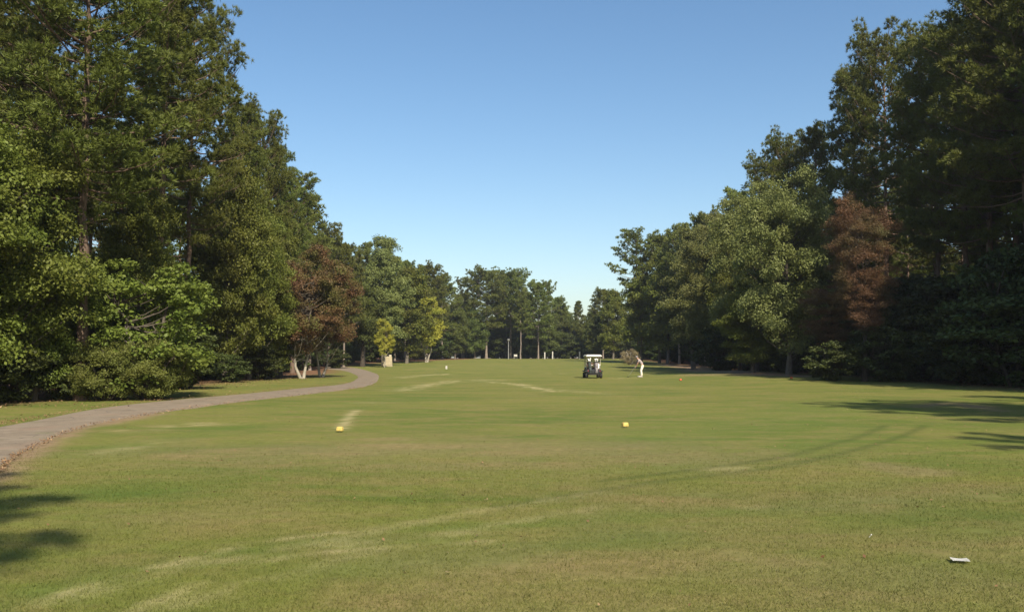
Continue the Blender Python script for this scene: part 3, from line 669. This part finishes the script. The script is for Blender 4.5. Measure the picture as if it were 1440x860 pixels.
class BM:
    def __init__(s): s.b = bmesh.new()
    def box(s, x0, x1, y0, y1, z0, z1, bev=.0, rot=None, at_=None, taper=1.0):
        r = bmesh.ops.create_cube(s.b, size=1)['verts']
        c = Vector(((x0 + x1) / 2, (y0 + y1) / 2, (z0 + z1) / 2)); d = Vector((x1 - x0, y1 - y0, z1 - z0))
        for v in r:
            k = taper if v.co.z > 0 else 1.0
            v.co = Vector((v.co.x * d.x * k, v.co.y * d.y * k, v.co.z * d.z))
            if rot: v.co = rot @ v.co
            v.co += c
        if bev:
            es = list({e for v in r for e in v.link_edges}); bmesh.ops.bevel(s.b, geom=es, offset=bev, segments=3, affect='EDGES', profile=.6)
        return s
    def tube(s, pts, rad, k=8):
        pts = [Vector(p) for p in pts]; rings = []
        if not isinstance(rad, (list, tuple)): rad = [rad] * len(pts)
        for i, p in enumerate(pts):
            t = (pts[min(i + 1, len(pts) - 1)] - pts[max(i - 1, 0)]).normalized()
            a = t.cross(Vector((0, 0, 1)) if abs(t.z) < .9 else Vector((1, 0, 0))).normalized(); b = t.cross(a)
            rings.append([s.b.verts.new(p + (a * math.cos(j / k * 6.2832) + b * math.sin(j / k * 6.2832)) * rad[i]) for j in range(k)])
        for r0, r1 in zip(rings[:-1], rings[1:]):
            for j in range(k): s.b.faces.new((r0[j], r0[(j + 1) % k], r1[(j + 1) % k], r1[j]))
        s.b.faces.new(rings[0][::-1]); s.b.faces.new(rings[-1]); return s
    def lathe(s, prof, axis='z', c=(0, 0, 0), k=20):
        rings = []
        for r, z in prof:
            ring = []
            for j in range(k):
                a = j / k * 6.2832; u, v = r * math.cos(a), r * math.sin(a)
                p = (u, v, z) if axis == 'z' else (z, u, v)
                ring.append(s.b.verts.new(Vector(p) + Vector(c)))
            rings.append(ring)
        for r0, r1 in zip(rings[:-1], rings[1:]):
            for j in range(k): s.b.faces.new((r0[j], r0[(j + 1) % k], r1[(j + 1) % k], r1[j]))
        s.b.faces.new(rings[0][::-1]); s.b.faces.new(rings[-1]); return s
    def done(s, name, mat, parent=None, smooth=True):
        bmesh.ops.recalc_face_normals(s.b, faces=s.b.faces); me = bpy.data.meshes.new(name); s.b.to_mesh(me); s.b.free(); me.materials.append(mat)
        if smooth:
            for p in me.polygons: p.use_smooth = True
            try: me.set_sharp_from_angle(angle=R(35))
            except Exception: pass
        return link(name, me, parent)

def golf_cart(x, y, rz):
    t = link('golf_cart'); t.location = (x, y, float(h(x, y))); t.rotation_euler = (0, 0, rz)
    tag(t, 'golf cart with a cream roof on the fairway, two golf bags on its back', 'golf cart')
    b = BM(); b.box(-.56, .56, -1.02, -.28, .34, .70, .05); b.box(-.56, .56, -.30, .62, .26, .34, .02); b.box(-.58, .58, .60, 1.18, .30, .86, .10, taper=.86)
    for sx in (-1, 1):
        b.box(sx * .60 - .10, sx * .60 + .10, -1.08, -.42, .50, .60, .04); b.box(sx * .58 - .09, sx * .58 + .09, .56, 1.15, .50, .60, .04)
    b.done('body', M['navy'], t)
    for sx in (-1, 1):
        for yy, r in ((-.76, .24), (.86, .22)):
            wv = BM().lathe([(r * .62, -.10), (r * .96, -.095), (r, -.06), (r, .06), (r * .96, .095), (r * .62, .10)], 'x', (sx * .56, yy, r)).done('wheel', M['rubber'], t)
            BM().lathe([(.02, -.085), (r * .3, -.08), (r * .58, -.105), (r * .64, -.06), (r * .64, .06), (r * .58, .105), (r * .3, .08), (.02, .085)], 'x', (sx * .56, yy, r)).done('rim', M['steel'], wv)
    BM().box(-.53, .53, -.34, .18, .68, .80, .05).done('seat', M['vinyl'], t)
    for sx in (-1, 1): BM().box(sx * .27 - .24, sx * .27 + .24, -.40, -.30, .92, 1.26, .045).done('backrest', M['vinyl'], t)
    BM().box(-.62, .62, -1.0, .92, 1.70, 1.81, .04).box(-.54, .54, -.90, .84, 1.80, 1.86, .03).done('roof', M['cream'], t)
    for sx in (-1, 1):
        BM().tube([(sx * .55, -.44, .66), (sx * .55, -.50, 1.2), (sx * .57, -.80, 1.75)], .02).done('roof_post', M['cream'], t)
        BM().tube([(sx * .53, 1.0, .80), (sx * .56, .74, 1.75)], .02).done('roof_post', M['cream'], t)
    BM().box(-.50, .50, .83, .842, .84, 1.72, 0, Matrix.Rotation(R(15), 3, 'X')).done('windshield', M['acrylic'], t)
    sw = BM().tube([(-.28, .82, .78), (-.28, .52, 1.02)], .018).done('steering_column', M['rubber'], t)
    bm_ = BM(); c = Vector((-.28, .50, 1.03)); n_ = Vector((0, -.6, .8)); a_ = Vector((1, 0, 0)); b_ = n_.cross(a_)
    bm_.tube([c + (a_ * math.cos(k / 16 * 6.2832) + b_ * math.sin(k / 16 * 6.2832)) * .17 for k in range(17)], .014, 6); bm_.done('steering_wheel', M['rubber'], sw)
    BM().box(-.50, .50, -1.24, -.98, .36, .41, .015).tube([(-.48, -1.24, .42), (-.48, -1.24, .62), (.48, -1.24, .62), (.48, -1.24, .42)], .016).done('bag_shelf', M['rubber'], t)
    BM().tube([(-.54, -.50, .70), (-.54, -.62, 1.02), (.54, -.62, 1.02), (.54, -.50, .70)], .017).done('bag_rail', M['steel'], t)
    for sx in (-1, 1): BM().box(sx * .47 - .05, sx * .47 + .05, -1.045, -1.015, .54, .62, .01).done('tail_light', M['lamp_red'], t)
    BM().box(-.40, .40, -1.26, -1.18, .26, .34, .02).done('bumper', M['rubber'], t)
    return t
cx, cy_ = 6.45, 74.3
golf_cart(cx, cy_, R(3))
def golf_bag(x, y, z, mat, label, seed, towel):
    rs = random.Random(seed); t = link('golf_bag'); t.location = (x, y, z); t.rotation_euler = (R(-12), R(rs.uniform(-3, 3)), R(rs.uniform(-10, 10)))
    tag(t, label, 'golf bag', 'golf bags on the back of the cart')
    BM().lathe([(.10, 0), (.125, .03), (.12, .30), (.13, .60), (.14, .82), (.135, .86)], k=20).done('bag_body', mat, t)
    BM().lathe([(.138, .80), (.150, .82), (.150, .88), (.138, .90), (.12, .87)], k=20).done('collar', M['rubber'], t)
    BM().box(-.085, .085, -.185, -.10, .10, .38, .03).done('pocket', mat, t); BM().box(-.07, .07, -.175, -.10, .46, .68, .03).done('pocket', mat, t)
    for k in range(9):
        a = k / 9 * 6.28; r = .075; bx, by = r * math.cos(a), r * math.sin(a); hh = rs.uniform(1.0, 1.16)
        c = BM().tube([(bx, by, .70), (bx * 1.3, by * 1.3, hh)], .006, 5).done('club_shaft', M['steel'], t)
        if k < 3: BM().lathe([(.012, hh - .03), (.045, hh), (.055, hh + .05), (.035, hh + .09), (.01, hh + .10)], c=(bx * 1.3, by * 1.3, 0), k=10).done('head_cover', M['white'], c)
        else: BM().box(bx * 1.3 - .035, bx * 1.3 + .035, by * 1.3 - .012, by * 1.3 + .012, hh - .02, hh + .04, .008).done('club_head', M['steel'], c)
    if towel: BM().box(.10, .19, -.17, -.145, .34, .74, .008).done('towel', M['white'], t)
zc_ = float(h(cx, cy_)) + .41
golf_bag(cx - .25, cy_ - 1.08, zc_, M['darkcloth'], 'dark golf bag standing on the left of the cart back', 1, False)
golf_bag(cx + .22, cy_ - 1.10, zc_, M['greycloth'], 'grey golf bag with a white towel standing on the right of the cart back', 2, True)

# golfer: one skinned body, clothes as children
def skin_mesh(name, verts, edges, rad, mat, parent, root=0, sub=2):
    me = bpy.data.meshes.new(name); me.from_pydata([Vector(v) for v in verts], edges, []); o = link(name, me, parent)
    md = o.modifiers.new('skin', 'SKIN'); md.use_smooth_shade = True
    for i, r in enumerate(rad): me.skin_vertices[0].data[i].radius = (r, r) if isinstance(r, (int, float)) else r
    me.skin_vertices[0].data[root].use_root = True
    sb = o.modifiers.new('sub', 'SUBSURF'); sb.levels = sub; sb.render_levels = sub
    dg = bpy.context.evaluated_depsgraph_get(); dg.update(); m2 = bpy.data.meshes.new_from_object(o.evaluated_get(dg)); o.modifiers.clear(); o.data = m2
    m2.materials.clear(); m2.materials.append(mat)
    for p in m2.polygons: p.use_smooth = True
    return o
def need_skin(me): pass
def golfer(x, y, rz):
    t = link('person'); t.location = (x, y, float(h(x, y))); t.rotation_euler = (0, 0, rz)
    tag(t, 'golfer in cream trousers and pale shirt bending over the ball beside the cart', 'person')
    V = [(.13, 0, .97), (.03, 0, 1.14), (-.11, 0, 1.32), (-.19, 0, 1.42), (-.25, 0, 1.49), (-.31, 0, 1.56), (-.36, 0, 1.64)]
    Rr = [(.13, .12), (.13, .115), (.15, .12), (.11, .09), .055, .085, .075]
    E = [(i, i + 1) for i in range(6)]
    def add(v, r, p): V.append(v); Rr.append(r); E.append((p, len(V) - 1)); return len(V) - 1
    for s in (-1, 1):
        a = add((.13, .10 * s, .92), .095, 0); b = add((-.02, .16 * s, .52), .062, a); c = add((.02, .20 * s, .28), .054, b); d = add((.05, .22 * s, .09), .040, c); add((-.16, .25 * s, .045), .035, d)
        a = add((-.16, .19 * s, 1.36), .060, 2); b = add((-.27, .17 * s, 1.10), .042, a); c = add((-.38, .05 * s, .87), .028, b); d = add((-.41, .025 * s, .82), .030, c)
        for k in range(4): f = add((-.455, .025 * s - .018 * s + .0, .80 - .022 * k - .01 * s), .011, d); add((-.43, -.018 * s, .785 - .022 * k - .01 * s), .010, f)
        add((-.42, .0, .80 + .02 * s), .012, d)
    body = skin_mesh('body', V, E, Rr, M['skin'], t)
    # trousers
    V = [(.135, 0, 1.02), (.13, 0, .94)]; Rr = [(.155, .14), (.165, .15)]; E = [(0, 1)]
    for s in (-1, 1):
        a = len(V); V.append((.12, .11 * s, .84)); Rr.append(.115); E.append((1, a))
        for p, r in (((-.01, .16 * s, .52), .088), ((.03, .20 * s, .28), .082), ((.05, .22 * s, .10), .080)): V.append(p); Rr.append(r); E.append((len(V) - 2, len(V) - 1))
    skin_mesh('trousers', V, E, Rr, M['trouser'], t)
    V = [(.12, 0, 1.00), (.03, 0, 1.14), (-.11, 0, 1.32), (-.19, 0, 1.42)]; Rr = [(.165, .145), (.165, .14), (.185, .14), (.125, .10)]; E = [(0, 1), (1, 2), (2, 3)]
    for s in (-1, 1):
        a = len(V); V.append((-.16, .20 * s, 1.36)); Rr.append(.085); E.append((2, a)); V.append((-.23, .19 * s, 1.19)); Rr.append(.075); E.append((a, a + 1))
    skin_mesh('shirt', V, E, Rr, M['shirt'], t)
    hb = BM(); r_ = bmesh.ops.create_uvsphere(hb.b, u_segments=20, v_segments=12, radius=.102)['verts']
    bmesh.ops.rotate(hb.b, verts=r_, cent=(0, 0, 0), matrix=Matrix.Rotation(R(-50), 3, 'Y'))
    bmesh.ops.translate(hb.b, verts=r_, vec=(-.335, 0, 1.625)); hb.box(-.50, -.40, -.07, .07, 1.585, 1.60, .006, Matrix.Rotation(R(-50), 3, 'Y')); hb.done('cap', M['greycloth'], t)
    for s in (-1, 1):
        BM().box(-.24, .10, .235 * s - .05, .235 * s + .05, .0, .09, .03).done('shoe', M['shoe'], t)
golfer(8.05 + 2.45, 75.5, 0)
gx = 10.5
c = BM().tube([(gx - .42, 75.5, .90 + .05), (gx - 1.02, 75.5, .10)], [.011, .006], 6); club = c.done('golf_club', M['steel']); club.location = (0, 0, float(h(gx, 75.5)) - .05)
tag(club, 'golf club held low in the hands of the golfer', 'golf club')
BM().box(gx - 1.12, gx - 1.0, 75.46, 75.54, .045, .10, .015).done('club_head', M['rubber'], club)

def tee_marker(px, py, mat, label, grp, s=1.0, rz=0):
    x, y = at(px, py); t = link('tee_marker'); t.location = (x, y, float(h(x, y)) + .01); t.rotation_euler = (0, 0, rz); t.scale = (s, s, s)
    tag(t, label, 'tee marker', grp)
    BM().box(-.072, .072, -.06, .06, .012, .105, .022, taper=.86).done('marker_block', mat, t)
    BM().tube([(0, 0, -.06), (0, 0, .02)], [.004, .012], 8).done('spike', M['steel'], t)
tee_marker(478, 607, M['yellow'], 'yellow tee marker block on the left, beside the pale streak in the grass', 'yellow tee markers', 1.0, R(-12))
tee_marker(879, 600.5, M['yellow'], 'yellow tee marker block nearer the right, on the side of the golfer', 'yellow tee markers', 1.0, R(20))
tee_marker(957, 535, M['redpaint'], 'small red tee marker beside the bare dirt patch', 'red tee markers', 1.15, R(10))
tee_marker(1113, 532.5, M['redpaint'], 'small red tee marker at the shadow edge of the right woods', 'red tee markers', 1.15, R(40))

def card():
    x, y = at(1350, 791); b = bmesh.new(); n = 8; g = []
    for i in range(n + 1):
        row = []
        for j in range(n + 1):
            u, v = i / n - .5, j / n - .5
            row.append(b.verts.new((u * .125 + v * .03, v * .12 - u * .03, .016 + .004 * abs(u) * 2 + .003 * math.sin(v * 9 + u * 4))))
        g.append(row)
    for i in range(n):
        for j in range(n): b.faces.new((g[i][j], g[i + 1][j], g[i + 1][j + 1], g[i][j + 1]))
    bmesh.ops.solidify(b, geom=b.faces[:], thickness=.0012)
    me = bpy.data.meshes.new('paper_card'); b.to_mesh(me); b.free(); me.materials.append(M['white']); o = link('paper_card', me); o.location = (x, y, float(h(x, y)) + .01)
    tag(o, 'crumpled white paper card lying on the grass at the lower right', 'paper')
card()
x, y = at(1222, 757)
o = BM().lathe([(.002, 0), (.0035, .02), (.004, .05), (.009, .060), (.008, .064)], k=12).done('golf_tee', M['white']); o.location = (x, y, float(h(x, y)) + .012); o.rotation_euler = (R(25), R(30), 0); o.scale = (.7, .7, .6)
tag(o, 'tiny white wooden tee stuck in the grass at the lower right', 'golf tee')

def debris():
    rs = np.random.RandomState(21); pts = []
    for a_, b_, n_, wd in ((WL, WR, 2400, .5), (WR, WL, 2600, .40)):
        i = rs.randint(0, len(a_) - 20, n_); t = rs.rand(n_, 1); p = a_[i] * (1 - t) + a_[i + 1] * t
        w_ = b_[i] - a_[i]; w_ = w_ / np.linalg.norm(w_, axis=1, keepdims=True)
        pts.append(p + w_ * (rs.randn(n_, 1) * wd - .1))
    n_ = 16000; q = np.stack([rs.uniform(-26, -8, n_), rs.uniform(22, 90, n_)], -1); f = ss(-6.5, .5, treeline(q[:, 0], q[:, 1])); pts.append(q[rs.rand(n_) < f * .9])
    n_ = 9000; q = np.stack([rs.uniform(12, 34, n_), rs.uniform(20, 90, n_)], -1); f = ss(-6.5, .5, treeline(q[:, 0], q[:, 1])); pts.append(q[rs.rand(n_) < f])
    n_ = 900; pts.append(np.stack([rs.uniform(-9, 11, n_), rs.uniform(5, 30, n_)], -1))
    P = np.concatenate(pts); n_ = len(P); c = np.stack([P[:, 0], P[:, 1], h(P[:, 0], P[:, 1]) + .055], -1)
    c[-900:, 2] -= .03
    nn = norm(np.array([0, 0, 1]) + rs.randn(n_, 3) * .35); t1 = norm(np.cross(nn, rs.randn(n_, 3))); t2 = np.cross(nn, t1); sz = rs.uniform(.018, .05, (n_, 1)); sz[-900:] *= .45; sz[:5000] *= .55
    V = np.stack([c - t1 * sz, c - t2 * sz * .6, c + t1 * sz + nn * sz * .4, c + t2 * sz * .6], 1).reshape(-1, 3)
    o = link('fallen_leaves', npmesh('fallen_leaves', V, [np.arange(n_ * 4).reshape(-1, 4)], M['litter'], {'tint': np.repeat(rs.rand(n_), 4)}))
    tag(o, 'dry brown leaves scattered along the path edges and under the trees', 'fallen leaves', kind='stuff')
M['litter'] = foliage('dry_leaves', (.16, .085, .04), (.34, .24, .12), (.22, .13, .06), .1)
debris()
def post(px, d, top, w_, label, grp):
    x = (px - 720) / F * d; z0 = float(h(x, d)); H = zat(top, d) - z0
    t = link('marker_post'); t.location = (x, d, z0); tag(t, label, 'post', grp)
    BM().box(-w_ / 2, w_ / 2, -w_ / 2, w_ / 2, -.1, H * .92, w_ * .12).done('post', M['postwhite'], t); BM().box(-w_ * .62, w_ * .62, -w_ * .62, w_ * .62, H * .92, H, w_ * .15, taper=.6).done('cap', M['postwhite'], t)
post(628, 113, 514, .22, 'pale stubby marker post on the left mound of the fairway', 'marker posts')
post(766, 214, 495, .26, 'white post at the far woods, left one of the close pair', 'marker posts')
post(777, 214, 494, .24, 'white post at the far woods, right one of the close pair', 'marker posts')
post(815, 208, 494, .30, 'white post standing just left of and beyond the golf cart', 'marker posts')

def pole(px, d):
    x = (px - 720) / F * d; z0 = float(h(x, d)); H = zat(476, d) - z0
    t = link('light_pole'); t.location = (x, d, z0); tag(t, 'thin pale light pole among the far pines', 'pole')
    BM().tube([(0, 0, -.1), (0, 0, H - .5)], [.13, .08], 10).done('pole', M['steel'], t); BM().lathe([(.1, H - .55), (.28, H - .45), (.32, H - .1), (.1, H)], k=12).done('lamp_head', M['steel'], t)
pole(715, 208)
x = (725 - 720) / F * 209; z0 = float(h(x, 209)); t = link('sign_board'); t.location = (x, 209, z0); tag(t, 'small white board on legs at the foot of the far pines', 'sign')
BM().box(-.38, .38, -.04, .04, .55, 1.05, .02).done('board', M['postwhite'], t)
for s in (-1, 1): BM().tube([(.32 * s, .05, -.1), (.32 * s, .05, .9)], .035).done('leg', M['steel'], t)
x = (545 - 720) / F * 134; z0 = float(h(x, 134)); t = link('stone_sign'); t.location = (x, 134, z0); tag(t, 'tan stone tee sign between the tree trunks at the far bend of the path', 'sign')
BM().box(-.75, .75, -.22, .22, -.1, 1.45, .05, taper=.88).done('slab', M['tan'], t)
BM().box(-.60, -.18, -.16, .16, 1.45, 1.78, .06).done('cap_stone', M['tanlight'], t); BM().box(.26, .60, -.16, .16, 1.45, 1.68, .06).done('cap_stone', M['tanlight'], t)
tp('straw', 886, 146, 490, 'dry tan shrub at the foot of the far right tree line behind the golfer', 'shrub', None, .75)

# ------------------------------------------------------------------ the air
hm = bpy.data.materials.new('haze_air'); hm.use_nodes = True; ht = hm.node_tree; ht.nodes.remove(ht.nodes['Principled BSDF'])
pv = ht.nodes.new('ShaderNodeVolumePrincipled'); pv.inputs['Color'].default_value = (.80, .88, 1, 1); pv.inputs['Density'].default_value = .00022
pv.inputs['Anisotropy'].default_value = .2
ht.links.new(pv.outputs[0], ht.nodes['Material Output'].inputs['Volume'])
hz = BM().box(-520, 520, -140, 600, -2, 36).done('haze', hm, None, False); tag(hz, 'thin pale haze in the air over the fairway', 'haze', kind='stuff')
